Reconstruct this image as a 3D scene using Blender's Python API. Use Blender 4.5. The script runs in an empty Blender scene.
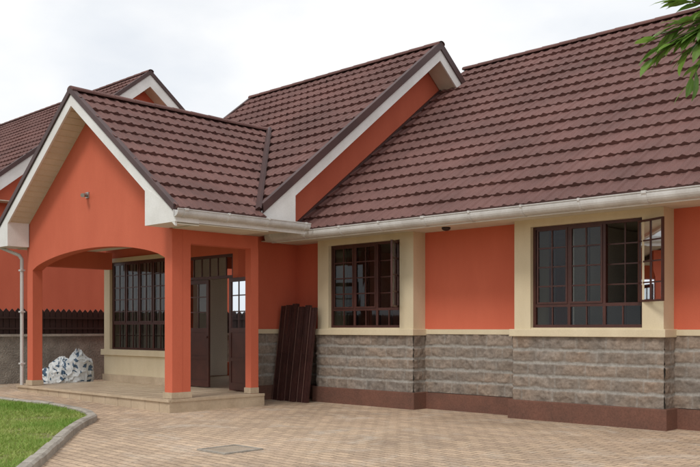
import bpy, bmesh, math, random
import numpy as np
from mathutils import Vector, noise
random.seed(5); rng=np.random.default_rng(5)
sc=bpy.context.scene
sc.view_settings.view_transform='Standard'; sc.view_settings.look='None'; sc.view_settings.exposure=0
COL=sc.collection
# ---------------------------------------------------------------- materials
def newmat(name):
    m=bpy.data.materials.new(name); m.use_nodes=True
    nt=m.node_tree; b=nt.nodes['Principled BSDF']; return m,nt,b
def N(nt,t,**k):
    n=nt.nodes.new(t)
    for a,v in k.items(): setattr(n,a,v)
    return n
def mat(name,c,rough=.7,c2=None,scale=3.0,fine=60.0,bump=.15,bdist=.004,finevar=.12,metal=0.0,spec=.4,stretch=(1,1,1)):
    m,nt,b=newmat(name); L=nt.links.new
    tc=N(nt,'ShaderNodeTexCoord'); mp=N(nt,'ShaderNodeMapping'); mp.inputs['Scale'].default_value=stretch
    L(tc.outputs['Object'],mp.inputs['Vector'])
    n1=N(nt,'ShaderNodeTexNoise'); n1.inputs['Scale'].default_value=scale; n1.inputs['Detail'].default_value=6; n1.inputs['Roughness'].default_value=.6
    n2=N(nt,'ShaderNodeTexNoise'); n2.inputs['Scale'].default_value=fine; n2.inputs['Detail'].default_value=4
    L(mp.outputs[0],n1.inputs['Vector']); L(tc.outputs['Object'],n2.inputs['Vector'])
    r1=N(nt,'ShaderNodeValToRGB'); r1.color_ramp.elements[0].position=.35; r1.color_ramp.elements[1].position=.68
    c2=c2 or tuple(x*.82 for x in c)
    r1.color_ramp.elements[0].color=(*c2,1); r1.color_ramp.elements[1].color=(*c,1)
    L(n1.outputs['Fac'],r1.inputs[0])
    mr=N(nt,'ShaderNodeMapRange'); mr.inputs['From Min'].default_value=.3; mr.inputs['From Max'].default_value=.7
    mr.inputs['To Min'].default_value=1-finevar; mr.inputs['To Max'].default_value=1+finevar
    L(n2.outputs['Fac'],mr.inputs['Value'])
    mx=N(nt,'ShaderNodeVectorMath',operation='SCALE'); L(r1.outputs[0],mx.inputs[0]); L(mr.outputs[0],mx.inputs['Scale'])
    L(mx.outputs[0],b.inputs['Base Color'])
    b.inputs['Roughness'].default_value=rough; b.inputs['Metallic'].default_value=metal
    b.inputs['Specular IOR Level'].default_value=spec
    bp=N(nt,'ShaderNodeBump'); bp.inputs['Strength'].default_value=bump; bp.inputs['Distance'].default_value=bdist
    L(n2.outputs['Fac'],bp.inputs['Height']); L(bp.outputs[0],b.inputs['Normal'])
    return m
M={}
M['red']=mat('coral_plaster',(.61,.152,.086),.85,(.55,.130,.073),1.6,90,.3,.004,.04,spec=.2,stretch=(1,1,.35))
M['cream']=mat('cream_paint',(.68,.585,.41),.7,(.60,.505,.34),2.2,80,.2,.003,.05,stretch=(1,1,.35))
M['white']=mat('white_paint',(.80,.79,.77),.55,(.69,.675,.645),2.5,50,.1,.002,.04)
M['soffit']=mat('soffit_paint',(.70,.65,.54),.7,(.61,.56,.46),2,50,.1,.002,.04)
M['gutter']=mat('gutter_pvc',(.66,.655,.64),.4,(.50,.48,.455),3.0,40,.08,.002,.05,stretch=(1,1,.4))
M['roof']=mat('roof_tile_brown',(.180,.088,.076),.72,(.122,.061,.053),.9,150,.6,.004,.36,spec=.3)
M['trim']=mat('roof_trim_brown',(.085,.042,.038),.5,(.06,.032,.03),2,60,.1,.002,.1)
M['plinth']=mat('plinth_paint',(.180,.080,.054),.8,(.125,.061,.043),2.5,45,.4,.006,.16)
M['steel']=mat('window_steel',(.080,.028,.021),.42,(.055,.020,.016),4,40,.05,.001,.08)
M['tile']=mat('porch_tile',(.58,.47,.34),.4,(.44,.345,.24),2.5,30,.08,.002,.06)
M['joint']=mat('tile_joint',(.34,.27,.20),.8)
M['room']=mat('room_plaster',(.80,.76,.68),.8,(.76,.72,.64))
M['dark']=mat('fence_sheet',(.040,.020,.017),.6)
M['concrete']=mat('concrete',(.42,.385,.33),.85,(.28,.25,.21),5,70,.6,.01,.15)
M['cover']=mat('cover_concrete',(.40,.32,.24),.9,(.30,.24,.18),5,70,.6,.01,.15)
M['cwall']=mat('boundary_stone',(.30,.27,.23),.9,(.19,.17,.145),4,30,.8,.02,.2)
M['board']=mat('dark_boards',(.070,.027,.022),.38,(.045,.019,.016),5,40,.1,.002,.12)
M['boardedge']=mat('board_edges',(.26,.15,.12),.6)
M['bark']=mat('bark',(.14,.10,.07),.9,(.07,.05,.035),8,40,.8,.02,.2,stretch=(1,1,.2))
M['soil']=mat('soil',(.20,.13,.085),.95,(.13,.09,.06),.6,20,.7,.02,.2)
M['metal']=mat('fitting_metal',(.45,.44,.42),.4,metal=.6)
m,nt,b=newmat('window_glass'); nt.nodes.remove(b)
tr=N(nt,'ShaderNodeBsdfTransparent'); tr.inputs[0].default_value=(.66,.70,.70,1)
gl=N(nt,'ShaderNodeBsdfGlossy'); gl.inputs['Roughness'].default_value=.02; gl.inputs[0].default_value=(.8,.85,.9,1)
fr=N(nt,'ShaderNodeFresnel'); fr.inputs[0].default_value=1.45
ms=N(nt,'ShaderNodeMixShader'); nt.links.new(fr.outputs[0],ms.inputs[0]); nt.links.new(tr.outputs[0],ms.inputs[1]); nt.links.new(gl.outputs[0],ms.inputs[2])
nt.links.new(ms.outputs[0],nt.nodes['Material Output'].inputs[0]); M['glass']=m
m,nt,b=newmat('quarry_stone'); L=nt.links.new
at=N(nt,'ShaderNodeAttribute'); at.attribute_name='Col'
tc=N(nt,'ShaderNodeTexCoord'); n1=N(nt,'ShaderNodeTexNoise'); n1.inputs['Scale'].default_value=26; n1.inputs['Detail'].default_value=8; n1.inputs['Roughness'].default_value=.75
L(tc.outputs['Object'],n1.inputs['Vector'])
rp=N(nt,'ShaderNodeValToRGB'); e=rp.color_ramp.elements; e[0].position=.3; e[0].color=(.70,.67,.64,1); e[1].position=.72; e[1].color=(1.3,1.3,1.3,1)
L(n1.outputs['Fac'],rp.inputs[0])
mx=N(nt,'ShaderNodeMix',data_type='RGBA',blend_type='MULTIPLY'); mx.inputs[0].default_value=1
L(at.outputs['Color'],mx.inputs[6]); L(rp.outputs[0],mx.inputs[7]); L(mx.outputs[2],b.inputs['Base Color'])
bp=N(nt,'ShaderNodeBump'); bp.inputs['Strength'].default_value=.7; bp.inputs['Distance'].default_value=.012
L(n1.outputs['Fac'],bp.inputs['Height']); L(bp.outputs[0],b.inputs['Normal']); b.inputs['Roughness'].default_value=.92; M['stone']=m
# pavers
m,nt,b=newmat('block_paving'); L=nt.links.new
tc=N(nt,'ShaderNodeTexCoord'); mp=N(nt,'ShaderNodeMapping'); mp.inputs['Rotation'].default_value=(0,0,math.radians(3))
L(tc.outputs['Object'],mp.inputs[0])
wn=N(nt,'ShaderNodeTexNoise'); wn.inputs['Scale'].default_value=5; wn.inputs['Detail'].default_value=2
L(tc.outputs['Object'],wn.inputs['Vector'])
wa=N(nt,'ShaderNodeVectorMath',operation='SCALE'); wa.inputs['Scale'].default_value=.03; L(wn.outputs['Color'],wa.inputs[0])
wb=N(nt,'ShaderNodeVectorMath',operation='ADD'); L(mp.outputs[0],wb.inputs[0]); L(wa.outputs[0],wb.inputs[1])
br=N(nt,'ShaderNodeTexBrick'); br.offset=.5
br.inputs['Scale'].default_value=1; br.inputs['Brick Width'].default_value=.22; br.inputs['Row Height'].default_value=.115
br.inputs['Mortar Size'].default_value=.009; br.inputs['Mortar Smooth'].default_value=.4; br.inputs['Bias'].default_value=0
br.inputs['Color1'].default_value=(.58,.43,.30,1); br.inputs['Color2'].default_value=(.44,.325,.235,1); br.inputs['Mortar'].default_value=(.29,.215,.155,1)
L(wb.outputs[0],br.inputs['Vector'])
big=N(nt,'ShaderNodeTexNoise'); big.inputs['Scale'].default_value=.55; big.inputs['Detail'].default_value=7; big.inputs['Roughness'].default_value=.65; L(tc.outputs['Object'],big.inputs['Vector'])
rb=N(nt,'ShaderNodeValToRGB'); e=rb.color_ramp.elements; e[0].position=.33; e[0].color=(.74,.74,.73,1); e[1].position=.68; e[1].color=(1.15,1.15,1.14,1); L(big.outputs['Fac'],rb.inputs[0])
mu=N(nt,'ShaderNodeMix',data_type='RGBA',blend_type='MULTIPLY'); mu.inputs[0].default_value=1; L(br.outputs['Color'],mu.inputs[6]); L(rb.outputs[0],mu.inputs[7])
def dust(prev,scale,p0,p1,amt,dist,colr):
    du=N(nt,'ShaderNodeTexNoise'); du.inputs['Scale'].default_value=scale; du.inputs['Detail'].default_value=10; du.inputs['Roughness'].default_value=.75; du.inputs['Distortion'].default_value=dist; L(tc.outputs['Object'],du.inputs['Vector'])
    rd=N(nt,'ShaderNodeValToRGB'); e=rd.color_ramp.elements; e[0].position=p0; e[0].color=(0,0,0,1); e[1].position=p1; e[1].color=(amt,amt,amt,1); L(du.outputs['Fac'],rd.inputs[0])
    md=N(nt,'ShaderNodeMix',data_type='RGBA'); L(rd.outputs[0],md.inputs[0]); L(prev,md.inputs[6]); md.inputs[7].default_value=colr
    return md.outputs[2]
o_=dust(mu.outputs[2],1.5,.52,.68,.55,.8,(.58,.52,.44,1))
o_=dust(o_,4.5,.64,.70,.55,1.5,(.72,.68,.60,1))
o_=dust(o_,.9,.58,.72,.45,.5,(.32,.23,.16,1))
fi=N(nt,'ShaderNodeTexNoise'); fi.inputs['Scale'].default_value=45; fi.inputs['Detail'].default_value=5; L(tc.outputs['Object'],fi.inputs['Vector'])
fm=N(nt,'ShaderNodeMapRange'); fm.inputs['From Min'].default_value=.3; fm.inputs['From Max'].default_value=.7; fm.inputs['To Min'].default_value=.8; fm.inputs['To Max'].default_value=1.2; L(fi.outputs['Fac'],fm.inputs[0])
sv=N(nt,'ShaderNodeVectorMath',operation='SCALE'); L(o_,sv.inputs[0]); L(fm.outputs[0],sv.inputs['Scale']); L(sv.outputs[0],b.inputs['Base Color'])
ad=N(nt,'ShaderNodeMath',operation='MULTIPLY_ADD'); ad.inputs[1].default_value=-1; L(br.outputs['Fac'],ad.inputs[0])
fs=N(nt,'ShaderNodeMath',operation='MULTIPLY'); fs.inputs[1].default_value=.5; L(fi.outputs['Fac'],fs.inputs[0]); L(fs.outputs[0],ad.inputs[2])
bp=N(nt,'ShaderNodeBump'); bp.inputs['Strength'].default_value=.8; bp.inputs['Distance'].default_value=.012; L(ad.outputs[0],bp.inputs['Height']); L(bp.outputs[0],b.inputs['Normal'])
b.inputs['Roughness'].default_value=.9; b.inputs['Specular IOR Level'].default_value=.25; M['paver']=m
def vmat(name,rough=.6,trans=0):
    m,nt,b=newmat(name); at=N(nt,'ShaderNodeAttribute'); at.attribute_name='Col'
    nt.links.new(at.outputs['Color'],b.inputs['Base Color']); b.inputs['Roughness'].default_value=rough
    if trans:
        t=N(nt,'ShaderNodeBsdfTranslucent'); nt.links.new(at.outputs['Color'],t.inputs[0])
        ms=N(nt,'ShaderNodeMixShader'); ms.inputs[0].default_value=trans
        nt.links.new(b.outputs[0],ms.inputs[1]); nt.links.new(t.outputs[0],ms.inputs[2]); nt.links.new(ms.outputs[0],nt.nodes['Material Output'].inputs[0])
    return m
M['blade']=vmat('grass_blades',.7,.3); M['leaf']=vmat('leaves',.45,.4)
M['lawn']=mat('lawn_soil',(.15,.20,.05),.95,(.22,.19,.09),1.2,40,.8,.02,.3)
# ---------------------------------------------------------------- mesh helpers
def empty(name):
    o=bpy.data.objects.new(name,None); COL.objects.link(o); return o
def mk(name,v,f,m,parent=None,smooth=False,cols=None):
    me=bpy.data.meshes.new(name)
    if isinstance(v,np.ndarray): v=v.tolist()
    if isinstance(f,np.ndarray): f=f.tolist()
    me.from_pydata(v,[],f); me.update()
    o=bpy.data.objects.new(name,me); COL.objects.link(o)
    if m: me.materials.append(M[m] if isinstance(m,str) else m)
    if smooth: me.polygons.foreach_set('use_smooth',[True]*len(me.polygons))
    if cols is not None:
        a=me.color_attributes.new('Col','FLOAT_COLOR','POINT'); c=np.ones((len(v),4)); c[:,:3]=cols; a.data.foreach_set('color',c.ravel())
    if parent: o.parent=parent
    return o
def boxes(name,bl,m,parent=None,bevel=0):
    v=[];f=[]
    for (x0,x1,y0,y1,z0,z1) in bl:
        i=len(v)
        v+=[(x0,y0,z0),(x1,y0,z0),(x1,y1,z0),(x0,y1,z0),(x0,y0,z1),(x1,y0,z1),(x1,y1,z1),(x0,y1,z1)]
        f+=[(i,i+3,i+2,i+1),(i+4,i+5,i+6,i+7),(i,i+1,i+5,i+4),(i+1,i+2,i+6,i+5),(i+2,i+3,i+7,i+6),(i+3,i,i+4,i+7)]
    o=mk(name,v,f,m,parent)
    if bevel:
        b=o.modifiers.new('b','BEVEL'); b.width=bevel; b.segments=2; b.limit_method='ANGLE'
    return o
def box(name,x0,x1,y0,y1,z0,z1,m,parent=None,bevel=0): return boxes(name,[(x0,x1,y0,y1,z0,z1)],m,parent,bevel)
def prism(name,pts,ext,m,parent=None,bevel=0):
    n=len(pts); e=Vector(ext); v=[Vector(p) for p in pts]; v+= [p+e for p in v]
    f=[tuple(range(n))[::-1],tuple(range(n,2*n))]+[(i,(i+1)%n,n+(i+1)%n,n+i) for i in range(n)]
    o=mk(name,[tuple(p) for p in v],f,m,parent)
    bm=bmesh.new(); bm.from_mesh(o.data); bmesh.ops.recalc_face_normals(bm,faces=bm.faces); bm.to_mesh(o.data); bm.free()
    if bevel:
        b=o.modifiers.new('b','BEVEL'); b.width=bevel; b.segments=2; b.limit_method='ANGLE'
    return o
def beam(name,p,q,a,b,m,parent=None):
    p=Vector(p);q=Vector(q);a=Vector(a);b=Vector(b)
    return prism(name,[p,p+a,p+a+b,p+b],q-p,m,parent)
def tube(name,pts,r,m,parent=None):
    cu=bpy.data.curves.new(name,'CURVE'); cu.dimensions='3D'; cu.bevel_depth=r; cu.bevel_resolution=3; cu.use_fill_caps=True
    s=cu.splines.new('POLY'); s.points.add(len(pts)-1)
    for i,p in enumerate(pts): s.points[i].co=(*p,1)
    o=bpy.data.objects.new(name,cu); COL.objects.link(o); cu.materials.append(M[m])
    if parent: o.parent=parent
    return o
# ---------------------------------------------------------------- roof tiles
def tiles(name,O,U,V,s,vmax,u0f,u1f,parent,c=.295,flip=False,phase=0):
    O=np.array(O,float);U=np.array(U,float);V=np.array(V,float)
    Nn=-s*V+np.array([0,0,1.0]); Nn/=np.linalg.norm(Nn)
    nc=int(math.ceil(vmax/c)); c=vmax/nc
    lo=min(u0f(0),u0f(vmax),u0f(vmax/2)); hi=max(u1f(0),u1f(vmax),u1f(vmax/2))
    us=np.arange(math.floor(lo/.025)*.025,hi+.026,.025); n=len(us)
    rows=[]
    for k in range(nc):
        v0=k*c
        rows+=[(v0,-.014,.0,k),(v0-.005,.031,1,k),(v0+c*.5,.014,1,k),(v0+c*.97,-.004,.8,k)]
    P=[]
    for (v,h,ps,k) in rows:
        u=np.clip(us,u0f(v),u1f(v))
        fr=np.mod(u/.205+.5*(k%2)+phase,1.0)
        p=np.where(fr<.38,np.sin(np.pi*np.clip(fr/.38,0,1))**.8,0)*.026 + np.where((fr>.62)&(fr<.76),np.sin(np.pi*(fr-.62)/.14),0)*.008
        sheet=np.floor(u/1.23+.37*k); wob=.003*np.sin(u*3.1+k*1.7)+.003*np.sin(sheet*12.7+k*4.1)*(1 if ps else 0)
        hh=h+p*ps+wob
        z=O[2]+s*v
        Q=O[None,:]*np.array([1,1,0])+u[:,None]*U+v*V; Q[:,2]=z
        Q=Q+hh[:,None]*Nn
        P.append(Q)
    v=np.concatenate(P); R=len(rows)
    i=np.arange(R-1)[:,None]*n+np.arange(n-1)[None,:]; i=i.ravel()
    f=np.stack([i,i+1,i+n+1,i+n],1)
    if flip: f=f[:,::-1]
    return mk(name,v,f,'roof',parent)
def ridge_caps(name,p,q,parent,r=.062,m='roof',step=.38):
    p=Vector(p);q=Vector(q); d=(q-p); Ln=d.length; d.normalize(); n=max(1,int(Ln/step))
    side=d.cross(Vector((0,0,1))).normalized(); up=side.cross(d).normalized(); v=[];f=[]
    for k in range(n):
        a=p+d*(Ln*k/n); b=p+d*(Ln*(k+1)/n+.02); i=len(v)
        for (c,rr) in ((a,r*1.08),(b,r*.97)):
            for j in range(9):
                t=math.pi*(j/8)*1.16-.08*math.pi
                v.append(tuple(c+side*(rr*1.5*math.cos(t))+up*(rr*math.sin(t)-.01)))
        for j in range(8): f.append((i+j,i+j+1,i+9+j+1,i+9+j))
        f.append(tuple(range(i,i+9)))
    return mk(name,v,f,m,parent)
def gutter(name,p,q,out,parent,w=.12,h=.10):
    p=Vector(p);q=Vector(q);o=Vector(out); z=Vector((0,0,1))
    prof=[(0,0),(0,-h)]+[(w*.35+ w*.65*math.sin(t),-h+h*.75*(1-math.cos(t))) for t in np.linspace(0,math.pi/2,6)]+[(w,0),(w+.012,0),(w+.012,.012),(w-.01,.012),(w-.01,-h*.2),(w*.35,-h+.012),(.012,-h+.012),(.012,0)]
    pts=[p+o*a+z*b for a,b in prof]
    ob=prism(name,pts,q-p,'gutter',parent)
    L=(q-p).length; d=(q-p).normalized(); n=int(L/.85)
    for k in range(n+1):
        c=p+d*(.12+(L-.24)*k/max(1,n)); wdt=.05 if k%4 else .10
        pr=[(0,.014),(0,-h-.008)]+[(w*.35+(w*.65+.008)*math.sin(t),-h-.008+(h*.75+.006)*(1-math.cos(t))) for t in np.linspace(0,math.pi/2,6)]+[(w+.022,-.01),(w+.022,.02)]
        prism(name+'_bracket',[c+o*a+z*b for a,b in pr],d*wdt*.6,'gutter',parent)
    return ob
# ---------------------------------------------------------------- quarry stone panel
def stone(name,p0,U,Nn,Lg,z0,z1,parent,courses=5,seed=0):
    U=Vector(U);Nn=Vector(Nn);p0=Vector(p0); du=.018
    nu=max(3,int(Lg/du)); nz=int((z1-z0)/.014); ch=(z1-z0)/courses
    R=random.Random(seed); joints=[];tint=[]
    for c in range(courses):
        js=[-R.random()*.4]
        while js[-1]<Lg+.1: js.append(js[-1]+R.uniform(.36,.52))
        joints.append(js); tint.append([R.uniform(-1,1) for _ in js])
    v=[];cl=[]
    for j in range(nz+1):
        z=z0+(z1-z0)*j/nz
        for i in range(nu+1):
            u=Lg*i/nu; P=p0+U*u; q=Vector((P.x,P.y,z))
            wv=.012*noise.noise(q*5)
            cc=(z-z0+wv)/ch; c=min(courses-1,max(0,int(cc))); fz=abs(cc-round(cc))*ch if 0.3<cc<courses-.3 else .1
            js=joints[c]; du_=1;idx=0
            uu=u+.012*noise.noise(q*5+Vector((9,0,0)))
            for k,jv in enumerate(js):
                if abs(uu-jv)<du_: du_=abs(uu-jv)
                if jv<uu: idx=k
            jw=.016+.008*noise.noise(q*9+Vector((0,7,3)))
            f=min(min(1,max(0,(fz-jw)/.012)), min(1,.45+max(0,(du_-.005)/.02)))
            n1=noise.fractal(q*9,1.0,2.0,4); n2=noise.noise(q*34)
            h=.012*(1-f)+f*(.023+.016*n1+.008*n2)+.004*noise.noise(q*20)*(1-f)
            h=max(.001,h)
            v.append(tuple(P+Nn*h+Vector((0,0,z-P.z))))
            t=tint[c][idx]; w_=noise.noise(q*3.1+Vector((3,3,9)))
            base=np.array([.245,.202,.165])*(1+.12*t)+np.array([.045,.014,-.004])*max(0,w_)+np.array([-.02,-.003,.010])*max(0,-w_)
            base=base*(.84+.32*min(1,max(0,.5+n1)))
            mort=np.array([.320,.305,.278])*(1+.15*noise.noise(q*4))
            cl.append(base*f+mort*(1-f))
    f=[(j*(nu+1)+i,j*(nu+1)+i+1,(j+1)*(nu+1)+i+1,(j+1)*(nu+1)+i) for j in range(nz) for i in range(nu)]
    return mk(name,v,f,'stone',parent,smooth=True,cols=np.array(cl))
# ---------------------------------------------------------------- windows
def rot_pts(o,pivot,ang):
    o.location=(pivot[0],pivot[1],0); o.rotation_euler=(0,0,ang)
    for v in o.data.vertices: v.co.x-=pivot[0]; v.co.y-=pivot[1]
def window(parent,x0,x1,z0,z1,y,cols=6,rows=5,groups=3,low=1,open_last=None,prefix='window'):
    fr=.042; bl=[]
    bl+=[(x0,x1,y,y+.05,z0,z0+fr),(x0,x1,y,y+.05,z1-fr,z1),(x0,x0+fr,y,y+.05,z0+fr,z1-fr),(x1-fr,x1,y,y+.05,z0+fr,z1-fr)]
    ix0,ix1,iz0,iz1=x0+fr,x1-fr,z0+fr,z1-fr
    W=(ix1-ix0)/groups; rh=(iz1-iz0)/rows; zt=iz0+rh*low
    for g in range(1,groups): bl.append((ix0+W*g-.022,ix0+W*g+.022,y+.004,y+.046,iz0,iz1))
    bl.append((ix0,ix1,y+.006,y+.044,zt-.022,zt+.022))
    boxes(prefix+'_frame',bl,'steel',parent)
    gb=[]
    for c in range(1,cols*1): 
        xx=ix0+(ix1-ix0)*c/cols; gb.append((xx-.009,xx+.009,y+.075,y+.093,iz0,iz1))
    for r in range(1,rows):
        zz=iz0+rh*r; gb.append((ix0,ix1,y+.071,y+.085,zz-.009,zz+.009))
    boxes(prefix+'_security_grille',gb,'steel',parent)
    cg=cols//groups
    for g in range(groups):
        a=ix0+W*g+.022; b=ix0+W*(g+1)-.022; last=(g==groups-1 and open_last)
        sb=[]; f=.026; yy=y-.006
        sb+=[(a,b,yy,yy+.03,zt+.022,zt+.022+f),(a,b,yy,yy+.03,iz1-f,iz1),(a,a+f,yy,yy+.03,zt+.022+f,iz1-f),(b-f,b,yy,yy+.03,zt+.022+f,iz1-f)]
        for c in range(1,cg):
            xx=a+(b-a)*c/cg; sb.append((xx-.010,xx+.010,yy+.005,yy+.025,zt+.022+f,iz1-f))
        for r in range(low+1,rows):
            zz=iz0+rh*r; sb.append((a+f,b-f,yy+.007,yy+.023,zz-.010,zz+.010))
        so=boxes(prefix+'_casement',sb,'steel',parent)
        tl=random.uniform(-.006,.006)
        go=mk(prefix+'_pane',[(a+f,yy+.015+tl,zt+.03),(b-f,yy+.015-tl,zt+.03),(b-f,yy+.015-tl*.5,iz1-f),(a+f,yy+.015+tl*.7,iz1-f)],[(0,1,2,3)],'glass',parent)
        if last:
            for o in (so,go): rot_pts(o,(b,yy),open_last)
        fx=[]
        for c in range(1,cg):
            xx=a+(b-a)*c/cg; fx.append((xx-.010,xx+.010,y+.01,y+.03,iz0,zt-.022))
        if fx: boxes(prefix+'_glazing_bar',fx,'steel',parent)
        mk(prefix+'_pane',[(a,y+.02,iz0),(b,y+.02,iz0),(b,y+.02,zt-.02),(a,y+.02,zt-.02)],[(0,1,2,3)],'glass',parent)
# ================================================================ HOUSE
H=empty('bungalow_house')
YF,YR=10.8,11.1; SO=2.84
PX,PZ,PS,PE=-13.8,5.33,.747,3.05
PER,PEL=-10.75,-16.75; PY=7.4
pez=PZ-PS*(PER-PX)
BY,BZ,BS,BE=13.78,6.92,.80,9.18; bez=BZ-BS*(BY-BE); BXR,BXL=-10.9,-16.75
ME,MZ,MS=10.2,2.97,.77; MR=15.16; mrz=MZ+MS*(MR-ME); MXL,MXR=-11.33,3.0
vy=lambda z:BE+(z-bez)/BS
tiles('porch_roof_tiles_right',(PER,0,pez),(0,1,0),(-1,0,0),PS,PER-PX,lambda v:PY,lambda v:max(vy(pez+PS*v),BE-.1)+.05,H)
tiles('porch_roof_tiles_left',(PEL,0,PZ-PS*(PX-PEL)),(0,1,0),(1,0,0),PS,PX-PEL,lambda v:PY,lambda v:vy(PZ-PS*(PX-PEL)+PS*v)+.05,H,flip=True)
def xv(v): return max(0,(PZ-(bez+BS*v))/PS)
tiles('wing_roof_tiles_a',(0,BE,bez),(1,0,0),(0,1,0),BS,BY-BE,lambda v:min(PX+xv(v)-.05,BXR-.02),lambda v:BXR,H)
tiles('wing_roof_tiles_b',(0,BE,bez),(1,0,0),(0,1,0),BS,BY-BE,lambda v:BXL,lambda v:max(PX-xv(v)+.001,BXL),H)
tiles('wing_roof_tiles_back',(0,2*BY-BE,bez),(1,0,0),(0,-1,0),BS,BY-BE,lambda v:BXL,lambda v:BXR,H,flip=True)
tiles('main_roof_tiles',(0,ME,MZ),(1,0,0),(0,1,0),MS,MR-ME,lambda v:MXL,lambda v:MXR,H)
tiles('main_roof_tiles_back',(0,2*MR-ME,MZ),(1,0,0),(0,-1,0),MS,MR-ME,lambda v:MXL,lambda v:MXR,H,flip=True)
def deck(name,e0,e1,r1,r0): prism(name,[Vector(p)-Vector((0,0,.03)) for p in (e0,e1,r1,r0)],(0,0,-.03),'soffit',H)
deck('main_roof_deck',(MXL,ME,MZ),(MXR,ME,MZ),(MXR,MR,mrz),(MXL,MR,mrz))
deck('main_roof_deck_back',(MXL,2*MR-ME,MZ),(MXR,2*MR-ME,MZ),(MXR,MR,mrz),(MXL,MR,mrz))
deck('wing_roof_deck_back',(BXL,2*BY-BE,bez),(BXR,2*BY-BE,bez),(BXR,BY,BZ),(BXL,BY,BZ))
vr=vy(PZ)
prism('wing_roof_deck',[Vector(p)-Vector((0,0,.03)) for p in ((BXR,BE,bez),(BXR,BY,BZ),(BXL,BY,BZ),(BXL,BE,bez),(BXL+.5,BE,bez),(PX,vr,PZ),(BXR-.02,BE,bez))],(0,0,-.03),'soffit',H)
ez=PZ-PS*(PX-PEL)
prism('porch_roof_deck_right',[(PER,PY,pez-.03),(PX,PY,PZ-.03),(PX,vr,PZ-.03),(PER,vy(pez),pez-.03)],(0,0,-.03),'soffit',H)
prism('porch_roof_deck_left',[(PEL,PY,ez-.03),(PX,PY,PZ-.03),(PX,vr,PZ-.03),(PEL,vy(ez),ez-.03)],(0,0,-.03),'soffit',H)
ridge_caps('porch_ridge_caps',(PX,PY-.02,PZ+.02),(PX,vr+.1,PZ+.02),H)
ridge_caps('wing_ridge_caps',(BXL-.03,BY,BZ+.02),(BXR+.03,BY,BZ+.02),H)
ridge_caps('main_ridge_caps',(MXL,MR,mrz+.02),(MXR,MR,mrz+.02),H)
va=Vector((PER-.12,vy(pez+PS*.12),pez+PS*.12+.03)); vb=Vector((PX+.02,vr-.02,PZ+.02))
beam('valley_flashing',va,vb,(.10,.0,.035),(-.0,-.05,.02),'trim',H)
beam('valley_flashing_edge',va+Vector((-.07,-.05,.01)),vb+Vector((-.05,-.05,.0)),(-.03,-.03,.0),(0,0,.03),'roof',H)
def verge(tag,A,B,out,bt=.08,bb=.08,wh=.22,parent=H,inw=.09):
    A=Vector(A);B=Vector(B);o=Vector(out)
    beam(tag+'_verge_trim',A+o*.03+Vector((0,0,-bb)),B+o*.03+Vector((0,0,-bb)),-o*inw,(0,0,bb+bt),'trim',parent)
    beam(tag+'_barge_board',A+Vector((0,0,-bb)),B+Vector((0,0,-bb)),-o*.035,(0,0,-wh),'white',parent)
verge('porch_right',(PER,PY,pez),(PX,PY,PZ),(0,-1,0),.055,.05,.21)
verge('porch_left',(PEL,PY,ez),(PX,PY,PZ),(0,-1,0),.055,.05,.21)
verge('wing_front',(BXR,BE,bez),(BXR,BY,BZ),(1,0,0),.07,.09,.22)
verge('wing_back',(BXR,2*BY-BE,bez),(BXR,BY,BZ),(1,0,0),.07,.09,.22)
verge('wing_left_front',(BXL,BE,bez),(BXL,BY,BZ),(-1,0,0),.07,.09,.2)
verge('wing_left_back',(BXL,2*BY-BE,bez),(BXL,BY,BZ),(-1,0,0),.07,.09,.2)
verge('main_right',(MXR,ME,MZ),(MXR,MR,mrz),(1,0,0)); verge('main_right_back',(MXR,2*MR-ME,MZ),(MXR,MR,mrz),(1,0,0))
for (t,ex,ezz) in (('r',PER,pez),('l',PEL,ez)):
    prism('porch_rake_soffit_'+t,[(ex,PY+.036,ezz-.235),(PX,PY+.036,PZ-.235),(PX,7.83,PZ-.235),(ex,7.83,ezz-.235)],(0,0,.012),'soffit',H)
    bt=[]
    for k in range(1,26):
        xx=ex+(PX-ex)*k/26; zz=ezz+(PZ-ezz)*k/26-.239
        bt.append((xx-.006,xx+.006,PY+.04,7.83,zz-.004,zz+.004))
    boxes('rake_soffit_battens_'+t,bt,'cream',H)
for (t,a) in (('f',BE),('b',2*BY-BE)):
    prism('wing_rake_soffit_'+t,[(BXR-.036,a,bez-.27),(BXR-.036,BY,BZ-.27),(-11.35,BY,BZ-.27),(-11.35,a,bez-.27)],(0,0,.012),'soffit',H)
sz=2.85
prism('porch_eave_box_right',[(PER+.02,PY-.004,sz),(PER+.02,PY-.004,pez-.04),(PER-.78,PY-.004,pez+PS*.78-.2),(PER-.78,PY-.004,sz)],(0,.42,0),'white',H)
prism('porch_eave_box_left',[(PEL-.02,PY-.004,sz),(PEL-.02,PY-.004,ez-.04),(PEL+.55,PY-.004,ez+PS*.55-.2),(PEL+.55,PY-.004,sz)],(0,.42,0),'white',H)
prism('wing_eave_box',[(BXR+.004,BE-.02,2.96),(BXR+.004,BE-.02,bez-.06),(BXR+.004,BE+.72,bez+BS*.72-.2),(BXR+.004,BE+.72,2.96)],(-.44,0,0),'white',H)
aL,aR,asp,arise=-16.08,-11.65,2.40,.29
arc=[(aL+(aR-aL)*k/24, asp+arise*(1-(2*k/24-1)**2)**.75) for k in range(25)]
roofz=lambda x:PZ-PS*abs(x-PX)-.10
pts=[(-16.3,0.0),(aL,0.0),*arc,(aR,0.0),(-11.45,0.0),(-11.45,roofz(-11.45)),(PX,roofz(PX)),(-16.3,roofz(-16.3))]
prism('porch_gable_wall',[(x,7.83,z) for x,z in pts],(0,.2,0),'red',H,bevel=.006)
box('porch_pillar_return',-11.65,-11.452,8.03,8.18,0,2.84,'red',H)
boxes('porch_side_beam',[(-11.65,-11.452,8.18,9.55,2.63,2.839)],'red',H)
boxes('porch_side_beam_left',[(-16.298,-16.1,8.03,9.55,2.5,2.839)],'red',H)
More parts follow.
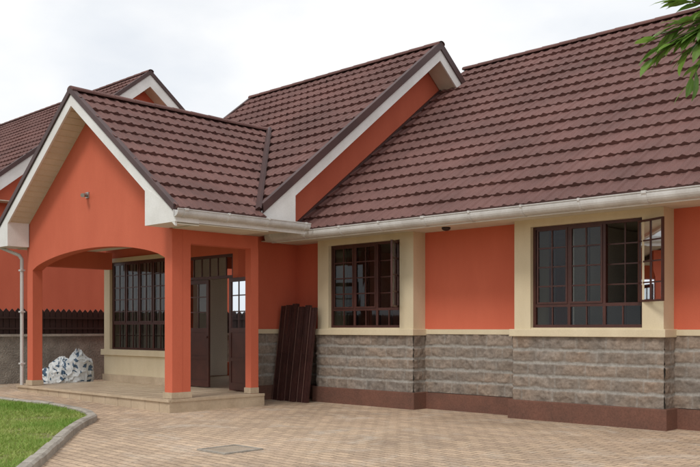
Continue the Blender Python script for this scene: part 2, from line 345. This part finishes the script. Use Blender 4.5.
boxes('porch_rear_pillar',[(-11.60,-11.452,9.40,9.56,.2,2.63)],'red',H)
boxes('pillar_tile_skirt',[(-11.67,-11.43,7.81,7.829,.206,.30),(-11.449,-11.43,7.829,8.19,.206,.30),(-16.32,-16.06,7.81,7.829,.206,.30),(-16.079,-16.06,7.829,8.04,.206,.30),(-11.61,-11.44,9.38,9.399,.206,.30),(-11.451,-11.44,9.399,9.56,.206,.30)],'tile',H)
boxes('porch_floor',[(-16.42,-12.17,7.70,9.9,-.2,.20),(-12.17,-11.32,7.70,9.58,-.2,.20)],'tile',H)
boxes('porch_step_edge',[(-16.43,-11.31,7.67,7.70,.165,.205),(-11.34,-11.31,7.71,9.58,.165,.205)],'tile',H)
jl=[(-16.4+.4*k-.003,-16.4+.4*k+.003,7.70,9.69,.198,.2025) for k in range(1,13)]+[(-16.4,-11.35,7.7+.4*k-.003,7.7+.4*k+.003,.198,.2022) for k in range(1,5)]
jl+=[(-16.4+.4*k-.002,-16.4+.4*k+.002,7.697,7.70,.0,.164) for k in range(1,13)]
boxes('porch_tile_joints',jl,'joint',H)
box('porch_soffit',PEL+.02,PER-.02,7.84,9.2,SO,SO+.015,'soffit',H)
box('wing_ceiling',-16.6,BXR-.46,9.2,18.0,2.97,2.985,'soffit',H)
boxes('wing_side_soffit',[(-12.17,BXR-.04,9.22,10.18,2.94,2.955)],'soffit',H)
box('main_ceiling',-12.15,MXR-.05,ME+.01,20.0,2.845,2.86,'soffit',H)
box('porch_fascia',PER-.03,PER-.002,PY+.04,9.98,2.86,pez-.02,'white',H)
box('porch_fascia_left',PEL+.002,PEL+.03,PY+.04,9.2,2.86,ez-.02,'white',H)
box('main_fascia',-11.85,MXR,ME+.002,ME+.028,2.80,MZ-.02,'white',H)
gutter('porch_gutter',(PER,PY-.03,pez-.03),(PER,10.0,pez-.03),(1,0,0),H)
gutter('porch_gutter_left',(PEL,PY-.03,ez-.03),(PEL,9.2,ez-.03),(-1,0,0),H)
gutter('main_gutter',(-11.9,ME,MZ-.035),(MXR,ME,MZ-.035),(0,-1,0),H,w=.13,h=.12)
prism('wing_gable_wall',[(-11.37,9.75,2.97),(-11.37,9.75,bez+BS*(9.75-BE)-.1),(-11.37,BY,BZ-.1),(-11.37,17.8,bez+BS*(9.75-BE)-.1),(-11.37,17.8,2.97)],(-.15,0,0),'red',H)
prism('wing_gable_wall_left',[(-16.58,9.75,2.98),(-16.58,9.75,bez+BS*(9.75-BE)-.1),(-16.58,BY,BZ-.1),(-16.58,17.8,bez+BS*(9.75-BE)-.1),(-16.58,17.8,2.98)],(.15,0,0),'red',H)
boxes('wing_left_wall',[(-16.58,-16.45,9.91,12.75,0,2.965),(-16.58,-16.45,15.6,17.8,0,2.965),(-16.58,-16.45,12.75,15.6,0,.5),(-16.58,-16.45,12.75,15.6,2.7,2.965)],'red',H)  # unseen opening in this wall is added to brighten the room behind the door
boxes('wing_left_wall_lining',[(-16.449,-16.40,9.91,12.75,.2,2.96),(-16.449,-16.40,15.6,17.6,.2,2.96)],'room',H)
beam('apron_flashing_strip',(-11.365,ME,MZ+.02),(-11.365,14.5,MZ+.02+MS*(14.5-ME)),(.05,0,0),(0,0,.05),'trim',H)
fy=9.7; zf=.2
wl,wr,wb,wt=-16.40,-14.35,.86,2.66
dl,dr,dt=-13.78,-12.32,2.62
boxes('wing_front_wall',[(-14.15,dl,fy,fy+.2,zf,2.97),(dr,-12.17,fy,fy+.2,0,2.97),(dl,dr,fy,fy+.2,dt,2.97),(-16.6,-14.15,fy,fy+.2,2.74,2.97)],'red',H)
boxes('wing_window_surround',[(-16.62,wl,fy-.03,fy+.2,.2,2.74),(wr,-14.15,fy-.03,fy+.2,.2,2.74),(wl,wr,fy-.03,fy+.2,wt,2.74),(wl,wr,fy-.03,fy+.2,.2,.74)],'cream',H)
boxes('wing_window_sill',[(-16.66,-14.11,fy-.09,fy+.2,.74,.86)],'cream',H,bevel=.006)
boxes('wing_skirting',[(-16.66,-14.11,fy-.05,fy-.031,.2,.34)],'tile',H)
window(H,wl,wr,wb,wt,fy+.03,cols=8,rows=7,groups=4,low=2,prefix='porch_window')
boxes('wing_side_wall',[(-12.37,-12.17,9.9,11.3,1.28,2.97),(-12.37,-12.18,9.9,11.3,0,1.2)],'red',H)
boxes('wing_side_band',[(-12.36,-12.13,9.66,11.08,1.2,1.28)],'cream',H)
stone('wing_side_stone',(-12.175,9.7,0),(0,1,0),(1,0,0),1.42,.27,1.2,H,seed=3)
box('wing_side_plinth',-12.37,-12.11,9.66,11.1,-.1,.27,'plinth',H)
boxes('room_partitions',[(-12.42,-12.38,9.91,15.3,.2,2.96)],'room',H)
boxes('room_floor',[(-16.4,-12.45,9.9,17.5,.1,.19),(-11.3,2.5,11.35,19.2,.1,.19)],'tile',H)
boxes('rear_walls',[(-16.4,-15.6,17.6,17.8,0,2.96),(-12.6,-11.55,17.6,17.8,0,2.96),(-15.6,-12.6,17.6,17.8,0,.6),(-15.6,-12.6,17.6,17.8,2.7,2.96),(-11.4,-8.6,19.3,19.5,0,2.84),(-7.2,2.6,19.3,19.5,0,2.84),(-8.6,-7.2,19.3,19.5,0,1.1),(2.6,2.8,11.1,19.5,0,2.84),(-11.52,-11.4,13.3,19.3,0,2.84)],'red',H)  # gap in the wing's rear wall: added, out of view, lets more daylight inside
prism('main_gable_wall_right',[(2.6,ME+.6,2.86),(2.6,MR,mrz-.12),(2.6,2*MR-ME-.6,2.86)],(.15,0,0),'red',H)
boxes('room_wall_main',[(-6.6,-6.5,11.3,19.2,0,2.83)],'room',H)
def leaf(nm,x0,w,y,piv=None,ang=0):
    z0,z1=.22,2.18; f=.07; o1=boxes(nm,[(x0,x0+w,y,y+.04,z0,z0+.12),(x0,x0+w,y,y+.04,z1-f,z1),(x0,x0+f,y,y+.04,z0+.12,z1-f),(x0+w-f,x0+w,y,y+.04,z0+.12,z1-f),
        (x0+f,x0+w-f,y+.012,y+.028,z0+.12,1.22),(x0+f,x0+w-f,y,y+.04,1.22,1.30),(x0+f,x0+w-f,y,y+.04,.72,.78),
        (x0+w*.5-.01,x0+w*.5+.01,y+.01,y+.03,1.3,z1-f),(x0+f,x0+w-f,y+.012,y+.028,1.58,1.60),(x0+f,x0+w-f,y+.012,y+.028,1.86,1.88),
        (x0+w-f-.02,x0+w-.02,y-.03,y,1.12,1.15)],'steel',H)
    o2=mk(nm+'_glass',[(x0+f,y+.021,1.3),(x0+w-f,y+.021,1.3),(x0+w-f,y+.021,z1-f),(x0+f,y+.021,z1-f)],[(0,1,2,3)],'glass',H)
    if piv:
        rot_pts(o1,piv,ang); rot_pts(o2,piv,ang)
boxes('door_frame',[(dl,dl+.05,fy+.02,fy+.1,.2,dt),(dr-.05,dr,fy+.02,fy+.1,.2,dt),(dl+.05,dr-.05,fy+.02,fy+.1,dt-.05,dt),(dl+.05,dr-.05,fy+.02,fy+.1,2.19,2.24)]+[(dl+(dr-dl)*k/6-.01,dl+(dr-dl)*k/6+.01,fy+.04,fy+.06,2.24,dt-.05) for k in range(1,6)],'steel',H)
leaf('door_leaf_left',dl+.05,.66,fy+.03)
leaf('door_leaf_right',dr-.05-.66,.66,fy+.0,(dr-.05,fy),math.radians(170))
def bay(xl,xr,seed,op):
    t='bay'
    box(t+'_core',xl+.01,xr-.01,YF+.012,11.3,0,1.18,'concrete',H)
    stone(t+'_stone_front',(xl-.012,YF,0),(1,0,0),(0,-1,0),xr-xl+.024,.26,1.18,H,seed=seed)
    stone(t+'_stone_right',(xr,YF-.012,0),(0,1,0),(1,0,0),.32,.26,1.18,H,seed=seed+50)
    stone(t+'_stone_left',(xl,YF-.012,0),(0,1,0),(-1,0,0),.32,.26,1.18,H,seed=seed+80)
    box(t+'_plinth',xl-.07,xr+.07,YF-.075,11.2,-.1,.27,'plinth',H,bevel=.01)
    box(t+'_sill',xl-.05,xr+.05,YF-.07,11.25,1.18,1.285,'cream',H,bevel=.008)
    a,b=xl+.27,xr-.29
    boxes(t+'_surround',[(xl,a,YF,11.3,1.285,2.844),(b,xr,YF,11.3,1.285,2.844),(a,b,YF,YF+.2,2.74,2.844)],'cream',H)
    box(t+'_inner_sill',a,b,YF+.01,11.3,1.285,1.305,'cream',H)
    window(H,a,b,1.305,2.74,YF+.07,open_last=op,prefix=t+'_window')
bay(-11.30,-9.09,11,math.radians(118))
bay(-7.18,-4.94,23,math.radians(153))
segs=[(-12.17,-11.30,31),(-9.09,-7.18,37),(-4.94,2.6,41)]
for a,b,sd in segs:
    box('recess_wall',a,b,YR,11.3,1.28,2.844,'red',H)
    box('recess_wall_core',a,b,YR+.012,11.3,0,1.2,'concrete',H)
    box('recess_band',a+.001,b-.001,YR-.035,11.28,1.2,1.279,'cream',H,bevel=.004)
    stone('recess_stone',(a,YR,0),(1,0,0),(0,-1,0),b-a,.27,1.2,H,seed=sd)
    box('recess_plinth',a,b,YR-.06,11.2,-.1,.262,'plinth',H)
def fixture(nm,x,y,z,d):
    box(nm+'_plate',x-.05,x+.05,y-.02,y,z-.05,z+.05,'metal',H)
    tube(nm+'_lamp',[(x,y-.02,z),(x+.03,y-.10,z-.01),(x+.10,y-.16,z-.03)],.035,'metal',H)
fixture('gable_spotlight',-14.0,7.83,3.62,0)
bpy.ops.mesh.primitive_uv_sphere_add(radius=.07,segments=16,ring_count=8,location=(-8.35,10.7,2.83)); o=bpy.context.object; o.scale=(1,1,.6); o.name='soffit_lamp'; o.data.materials.append(M['dark']); o.parent=H
tube('downpipe',[(PEL-.06,PY+.1,ez-.13),(PEL-.06,PY+.12,ez-.26),(-16.45,7.74,ez-.42),(-16.42,7.78,ez-.5),(-16.42,7.78,.08)],.035,'gutter',H)
for z in (.6,1.6,2.4): box('downpipe_clip',-16.47,-16.37,7.735,7.825,z,z+.03,'gutter',H)

# ================================================================ NEIGHBOUR
H2=empty('bungalow_house'); NX=-21.5; NY,NZ=13.97,8.57; NS=.79; NE=9.2; nez=NZ-NS*(NY-NE)
tiles('roof_tiles_front',(0,NE,nez),(1,0,0),(0,1,0),NS,NY-NE,lambda v:-33.0,lambda v:NX,H2)
tiles('roof_tiles_back',(0,2*NY-NE,nez),(1,0,0),(0,-1,0),NS,NY-NE,lambda v:-33.0,lambda v:NX,H2,flip=True)
ridge_caps('ridge_caps',(-33,NY,NZ+.02),(NX+.03,NY,NZ+.02),H2)
for sgn,e in (('front',NE),('back',2*NY-NE)):
    verge(sgn,(NX,e,nez),(NX,NY,NZ),(1,0,0),.06,.07,.34,parent=H2)
    prism('rake_soffit_'+sgn,[(NX-.04,e,nez-.38),(NX-.04,NY,NZ-.38),(NX-.5,NY,NZ-.38),(NX-.5,e,nez-.38)],(0,0,.02),'soffit',H2)
prism('side_wall',[(NX-.45,9.7,.9),(NX-.45,9.7,nez+.3),(NX-.45,NY,NZ-.12),(NX-.45,18.2,nez+.3),(NX-.45,18.2,.9)],(-.2,0,0),'red',H2)
boxes('other_walls',[(-32.6,NX-.65,9.7,9.9,.9,nez),(-32.6,NX-.65,18.0,18.2,.9,nez),(-32.6,-32.4,9.9,18,.9,nez)],'red',H2)
box('eave_soffit',-33,NX-.05,NE,2*NY-NE,nez-.32,nez-.3,'soffit',H2)
box('eave_fascia',-33,NX,NE-.03,NE-.002,nez-.3,nez-.03,'white',H2)
UP=empty('utility_pole')
for i,(px,py,h) in enumerate(((-41.5,15.5,11.9),(-62,46,12.6))):
    tube('pole_%d'%i,[(px,py,0),(px,py,h)],.11,'bark',UP); box('crossarm_%d'%i,px-.7,px+.7,py-.05,py+.05,h-.35,h-.25,'bark',UP)
for dx in (-.6,.0,.6):
    pp=[]
    for k in range(13):
        t=k/12; pp.append((-41.5+dx+t*(-20.5),15.5+t*30.5,11.75+.7*t-1.1*4*t*(1-t)*.5))
    tube('wire',pp,.018,'dark',UP)

# ================================================================ BOUNDARY WALL + FENCE
BW=box('boundary_wall',-18.16,-18.0,-6,26,-.1,1.12,'cwall')
box('coping',-18.2,-17.96,-6,26,1.12,1.17,'concrete',BW)
v=[];f=[]
y=-6
def addb(x0,x1,y0,y1,z0,z1,pk=0):
    i=len(v)
    ym=(y0+y1)/2
    v.extend([(x0,y0,z0),(x0,y1,z0),(x0,y1,z1),(x0,ym,z1+pk),(x0,y0,z1),(x1,y0,z0),(x1,y1,z0),(x1,y1,z1),(x1,ym,z1+pk),(x1,y0,z1)])
    f.extend([(i,i+1,i+2,i+3,i+4),(i+9,i+8,i+7,i+6,i+5)]+[(i+a,i+(a+1)%5,i+5+(a+1)%5,i+5+a) for a in range(5)])
while y<26:
    addb(-18.10,-18.085,y,y+.115,1.17,1.66+random.uniform(-.01,.01),.06); y+=.13
PF=mk('picket_fence',v,f,'dark')
boxes('rails',[(-18.085,-18.05,-6,26,1.27,1.31),(-18.085,-18.05,-6,26,1.5,1.54)],'dark',PF)
box('backing_sheet',-18.12,-18.105,-6,26,1.17,1.65,'dark',PF)

# ================================================================ GROUND
def gz(x):
    return min(max(-(x+11.5)*.02,0),.13) if x>-18.1 else .9
xs=[-900,-200,-60,-18.11,-18.09,-18.0,-16.3,-14,-11.5,-5,0,10,60,300,900]; ys=[-900,-200,-50,-10,0,10,30,100,400,900]
v=[(x,y,gz(x)-.02) for y in ys for x in xs]; n=len(xs)
f=[(j*n+i,j*n+i+1,(j+1)*n+i+1,(j+1)*n+i) for j in range(len(ys)-1) for i in range(n-1)]
mk('ground',v,f,'soil')
xs=[-17.99,-16.3,-14,-11.5,-5,0,10]; ys=[-12,0,5,12,22]; n=len(xs)
v=[(x,y,gz(x)) for y in ys for x in xs]
f=[(j*n+i,j*n+i+1,(j+1)*n+i+1,(j+1)*n+i) for j in range(len(ys)-1) for i in range(n-1)]
mk('paving',v,f,'paver')
KX=[-18,-15.5,-14.5,-13.5,-12.8,-12.2,-11.7,-11.3,-11.0,-10.7,-10.2,-9.3,-7.8,-5,-2]; KY=[5.9,6.25,6.45,6.62,6.68,6.66,6.56,6.40,6.18,5.90,5.50,4.86,3.80,1.75,-.6]
kc=lambda x: float(np.interp(x,KX,KY))
sx=np.linspace(-17.99,-2,160)
v=[];f=[]
for i,x in enumerate(sx):
    yb=kc(x)-.06; v+=[(x,-6 if yb>-6 else yb-.1,gz(x)+.035),(x,yb,gz(x)+.035)]
    if i: f.append((2*i-2,2*i,2*i+1,2*i-1))
mk('lawn',v,f,'lawn')
nb=150000
bx=rng.uniform(-17.9,-5.5,nb); kyv=np.interp(bx,KX,KY)-.08
by=kyv-rng.random(nb)**1.25*6.0
th=rng.uniform(0,2*np.pi,nb)
pn=np.array([noise.noise(Vector((a*.9,b*.9,0)))+.5*noise.noise(Vector((a*3,b*3,4))) for a,b in zip(bx,by)])
keep=pn>-.50+rng.uniform(-.1,.25,nb); bx,by,th,pn=bx[keep],by[keep],th[keep],pn[keep]; nb=len(bx)
hh=rng.uniform(.02,.055,nb)*(1+.5*pn); w=rng.uniform(.004,.009,nb); gzv=np.clip(-(bx+11.5)*.02,0,.13)+.035
lean=rng.normal(0,.03,(nb,2))
A=np.stack([bx-np.cos(th)*w,by-np.sin(th)*w,gzv],1);B=np.stack([bx+np.cos(th)*w,by+np.sin(th)*w,gzv],1);C=np.stack([bx+lean[:,0],by+lean[:,1],gzv+hh],1)
V=np.stack([A,B,C],1).reshape(-1,3); F=np.arange(nb*3).reshape(-1,3)
mixv=np.clip(.5+pn*.8+rng.normal(0,.25,nb),0,1)[:,None]
colr=np.array([.20,.35,.05])*(mixv)+np.array([.38,.44,.12])*(1-mixv)
mk('grass',V,F,'blade',cols=np.repeat(colr,3,axis=0))
v=[];f=[]
pts=[Vector((x,kc(x),0)) for x in np.linspace(-17.9,-2,400)]
d=[0]
for a,b_ in zip(pts,pts[1:]): d.append(d[-1]+(b_-a).length)
def at(s):
    return Vector((float(np.interp(s,d,[p.x for p in pts])),float(np.interp(s,d,[p.y for p in pts])),0))
s=0
while s<d[-1]-.5:
    L_=.48
    prof=[(-.065,-.05),(-.065,.075),(-.045,.092),(.035,.092),(.06,.07),(.065,-.05)]
    i=len(v); K=4; jz=random.uniform(-.008,.008)
    for k in range(K+1):
        c=at(s+L_*k/K); t=(at(s+L_*k/K+.02)-at(s+L_*k/K-.02)).normalized(); nn=Vector((-t.y,t.x,0))
        for a,b_ in prof:
            q=c+nn*a; v.append((q.x,q.y,gz(c.x)+b_+jz))
    m_=len(prof)
    for k in range(K):
        for a in range(m_-1): f.append((i+k*m_+a,i+k*m_+a+1,i+(k+1)*m_+a+1,i+(k+1)*m_+a))
    f.append(tuple(range(i,i+m_))); f.append(tuple(range(i+K*m_,i+K*m_+m_)))
    s+=.495
mk('kerb',v,f,'concrete')
mh=box('manhole_cover',-7.64,-7.26,5.62,6.04,-.02,.012,'cover',None,bevel=.004)
boxes('frame',[(-7.69,-7.66,5.57,6.09,-.02,.016),(-7.24,-7.21,5.57,6.09,-.02,.016),(-7.66,-7.24,5.57,5.60,-.02,.016),(-7.66,-7.24,6.06,6.09,-.02,.016)],'concrete',mh)
# ================================================================ leaning boards
S=empty('stack_of_boards')
R=random.Random(3)
for k in range(6):
    x=-12.07+k*.152; w=.138; h=1.74+R.uniform(-.06,.03); yb=10.40-.03*(k%2)+.01*k; yt=yb+.22; tl=R.uniform(-.02,.02)
    if k==5: h=1.66
    base=Vector((x,yb,0.0)); top=Vector((x+tl,yt,h))
    n_=(top-base).cross(Vector((1,0,0))).normalized(); 
    if n_.y>0: n_=-n_
    beam('board',base,top,(w,0,0),-n_*.04,'board',S)
    beam('board_rib',base+Vector((.02,0,0))+n_*.001,top+Vector((.02,0,0))+n_*.001,(.014,0,0),n_*.014,'board',S)
    beam('board_rib',base+Vector((w-.034,0,0))+n_*.001,top+Vector((w-.034,0,0))+n_*.001,(.014,0,0),n_*.014,'board',S)
    beam('board_edge',base+Vector((-.006,0,0))+n_*.003,top+Vector((-.006,0,0))+n_*.003,(.009,0,0),-n_*.03,'boardedge',S)
    for t in (.04,.5,.955):
        c=base.lerp(top,t)+n_*.001; beam('board_batten',c+Vector((.034,0,0)),c+Vector((w-.034,0,0)),(top-base).normalized()*.03,n_*.009,'board',S)
# ================================================================ sacks
m,nt,b=newmat('printed_sack'); L=nt.links.new
tc=N(nt,'ShaderNodeTexCoord'); mp=N(nt,'ShaderNodeMapping'); mp.inputs['Rotation'].default_value=(.5,.8,.4); L(tc.outputs['Object'],mp.inputs[0])
br=N(nt,'ShaderNodeTexBrick'); br.inputs['Scale'].default_value=1; br.inputs['Brick Width'].default_value=.10; br.inputs['Row Height'].default_value=.16; br.inputs['Mortar Size'].default_value=.024; br.inputs['Mortar Smooth'].default_value=0
L(mp.outputs[0],br.inputs['Vector']); n1=N(nt,'ShaderNodeTexNoise'); n1.inputs['Scale'].default_value=4; n1.inputs['Detail'].default_value=3; L(tc.outputs['Object'],n1.inputs['Vector'])
r=N(nt,'ShaderNodeValToRGB'); r.color_ramp.interpolation='CONSTANT'; e=r.color_ramp.elements; e[0].position=0; e[0].color=(0,0,0,1); e[1].position=.47; e[1].color=(1,1,1,1); L(n1.outputs['Fac'],r.inputs[0])
mm=N(nt,'ShaderNodeMath',operation='MULTIPLY'); iv=N(nt,'ShaderNodeMath',operation='SUBTRACT'); iv.inputs[0].default_value=1; L(br.outputs['Fac'],iv.inputs[1]); L(iv.outputs[0],mm.inputs[0]); L(r.outputs[0],mm.inputs[1])
mx=N(nt,'ShaderNodeMix',data_type='RGBA'); L(mm.outputs[0],mx.inputs[0]); mx.inputs[6].default_value=(.60,.63,.63,1); mx.inputs[7].default_value=(.05,.10,.16,1)
L(mx.outputs[2],b.inputs['Base Color']); b.inputs['Roughness'].default_value=.45; msack=m
def sack(x,y,z,sx_,sy,sz_,sd):
    bm=bmesh.new(); bmesh.ops.create_icosphere(bm,subdivisions=6,radius=1)
    for q in bm.verts:
        p=q.co.copy(); o3=Vector((sd,sd*.5,0))
        ridge=lambda s_:1-abs(noise.noise(p*s_+o3))*2
        r=1+.22*noise.noise(p*1.3+o3)+.13*ridge(2.2)**3+.04*ridge(5)**3
        tie=max(0,p.z-.6)
        p*=r; p.x*=1-1.0*min(.6,tie*1.3); p.y*=1-1.0*min(.6,tie*1.3)
        p.z=max(p.z,-.6); q.co=Vector((x+p.x*sx_,y+p.y*sy,z+(p.z+.6)*sz_))
    me=bpy.data.meshes.new('plastic_sack'); bm.to_mesh(me); bm.free(); me.materials.append(msack); o=bpy.data.objects.new('plastic_sack',me); COL.objects.link(o)
    for p_ in me.polygons: p_.use_smooth=True
sack(-17.30,9.05,.1,.32,.26,.36,2); sack(-16.98,9.28,.1,.29,.27,.44,7.3); sack(-17.58,8.88,.1,.22,.2,.22,12.7)
# ================================================================ tree
T=empty('leafy_tree')
def limb(pts,r0,r1,nm):
    cu=bpy.data.curves.new(nm,'CURVE'); cu.dimensions='3D'; cu.bevel_depth=1; cu.bevel_resolution=2
    s_=cu.splines.new('POLY'); s_.points.add(len(pts)-1)
    for i,p in enumerate(pts):
        s_.points[i].co=(*p,1); s_.points[i].radius=r0+(r1-r0)*i/(len(pts)-1)
    o=bpy.data.objects.new(nm,cu); COL.objects.link(o); cu.materials.append(M['bark']); o.parent=T
limb([(.1,5.9,-.05),(.12,5.85,1),(.05,5.9,2),(.1,5.8,3),(.15,5.85,4.2)],.10,.05,'trunk')
LV=[];LF=[];LC=[]
def leafq(p,dr,ln,wd):
    dr=dr.normalized(); sd=dr.cross(Vector((R.uniform(-.4,.4),R.uniform(-.4,.4),1))).normalized(); up=sd.cross(dr)
    i=len(LV)
    prof=[(0,0,0),(.25,.8,.0),(.55,1,-.02),(.8,.6,-.07),(1,0,-.15)]
    for a,b_,c in prof:
        base=p+dr*(ln*a)+up*(c*ln)
        LV.extend([tuple(base+sd*(wd*b_*.5)+up*(.08*wd*b_)),tuple(base),tuple(base-sd*(wd*b_*.5)+up*(.08*wd*b_))])
    for k in range(4):
        LF.extend([(i+3*k,i+3*k+1,i+3*k+4,i+3*k+3),(i+3*k+1,i+3*k+2,i+3*k+5,i+3*k+4)])
    t=R.random(); c=(.09+.12*t,.18+.18*t,.03+.03*t); LC.extend([c]*15)
def twig(a,b_,nl=9,ln=.15):
    a=Vector(a);b_=Vector(b_); mid=(a+b_)/2+Vector((0,0,.05)); pp=[a*(1-t)**2+mid*2*t*(1-t)+b_*t*t for t in np.linspace(0,1,7)]
    limb([tuple(q) for q in pp],.007,.003,'twig')
    for k in range(nl):
        t=.25+.75*(k+1)/nl; q=a*(1-t)**2+mid*2*t*(1-t)+b_*t*t; d_=(b_-a).normalized()
        dd=(d_*.9+Vector((R.uniform(-.6,.6),R.uniform(-.6,.6),R.uniform(-.6,.15))))
        leafq(q,dd,ln*R.uniform(.75,1.15),ln*.30)
hub=(-1.92,5.12,3.06)
ends=[((-2.27,4.81,2.84),13),((-2.29,4.86,2.96),13),((-2.16,4.91,3.17),11),((-2.10,4.91,2.68),9),((-2.12,4.94,2.86),12),((-2.22,4.83,2.90),12),((-2.18,4.92,3.03),12),((-2.08,4.98,3.22),9),((-2.13,4.92,2.94),10)]
for hp in [(-.75,5.6,3.3)]: limb([(.08,5.85,2.7),hp,(-1.4,5.45,3.25),hub],.03,.009,'branch')
for b_,nl in ends: twig(hub,b_,nl,.165)
for k in range(170):
    u=R.uniform(0,2*math.pi); e=R.uniform(-.5,1.2); rr=R.uniform(.35,1.15)
    c=Vector((.25+rr*math.cos(u)*math.cos(e),6.0+rr*math.sin(u)*math.cos(e),4.3+1.0*rr*math.sin(e)))
    st=Vector((.12,5.85,3.7)).lerp(c,.55)
    if c.x>-.95: twig(st,c,11,.16)
for k in range(9):
    u=k*.7; limb([(.1,5.8,2.6+.18*k),(.2+.5*math.cos(u),5.95+.5*math.sin(u),3.4+.15*k),(.25+.9*math.cos(u),6+.9*math.sin(u),4.1+.1*k)],.035,.01,'limb')
mk('foliage',LV,LF,'leaf',T,cols=np.array(LC))
# ================================================================ world + sun + camera
az=math.atan2(.25,-.9); el=math.radians(50)
w=bpy.data.worlds.new('World'); sc.world=w; w.use_nodes=True; nt=w.node_tree; L=nt.links.new; bg=nt.nodes['Background']; bg.inputs[1].default_value=.12
sk=N(nt,'ShaderNodeTexSky',sky_type='NISHITA'); sk.sun_disc=False; sk.sun_elevation=el; sk.sun_rotation=az
tc=N(nt,'ShaderNodeTexCoord'); mp=N(nt,'ShaderNodeMapping'); mp.inputs['Scale'].default_value=(1,1,2.2); L(tc.outputs['Generated'],mp.inputs[0])
n1=N(nt,'ShaderNodeTexNoise'); n1.inputs['Scale'].default_value=2.6; n1.inputs['Detail'].default_value=7; n1.inputs['Roughness'].default_value=.5; L(mp.outputs[0],n1.inputs['Vector'])
r=N(nt,'ShaderNodeValToRGB'); e=r.color_ramp.elements; e[0].position=.36; e[0].color=(.84,.84,.84,1); e[1].position=.54; e[1].color=(1,1,1,1); L(n1.outputs['Fac'],r.inputs[0])
n2=N(nt,'ShaderNodeTexNoise'); n2.inputs['Scale'].default_value=5; n2.inputs['Detail'].default_value=6; L(mp.outputs[0],n2.inputs['Vector'])
r2=N(nt,'ShaderNodeValToRGB'); e=r2.color_ramp.elements; e[0].position=.35; e[0].color=(7.6,7.85,8.2,1); e[1].position=.60; e[1].color=(8.7,8.75,8.8,1); L(n2.outputs['Fac'],r2.inputs[0])
mx=N(nt,'ShaderNodeMix',data_type='RGBA'); L(r.outputs[0],mx.inputs[0]); L(sk.outputs[0],mx.inputs[6]); L(r2.outputs[0],mx.inputs[7]); L(mx.outputs[2],bg.inputs[0])
sun=bpy.data.lights.new('sun','SUN'); sun.energy=1.5; sun.angle=math.radians(14); sun.color=(1,.965,.91); so=bpy.data.objects.new('sun',sun); COL.objects.link(so)
dv=Vector((math.sin(az)*math.cos(el),math.cos(az)*math.cos(el),math.sin(el))); so.rotation_euler=dv.to_track_quat('Z','Y').to_euler()
cam=bpy.data.cameras.new('camera'); co=bpy.data.objects.new('camera',cam); COL.objects.link(co); co.location=(0,0,1.3); co.rotation_euler=(math.radians(90),0,math.radians(44.2))
cam.sensor_width=36; cam.lens=880/700*36; cam.shift_y=94.5/700; cam.clip_end=3000; sc.camera=co
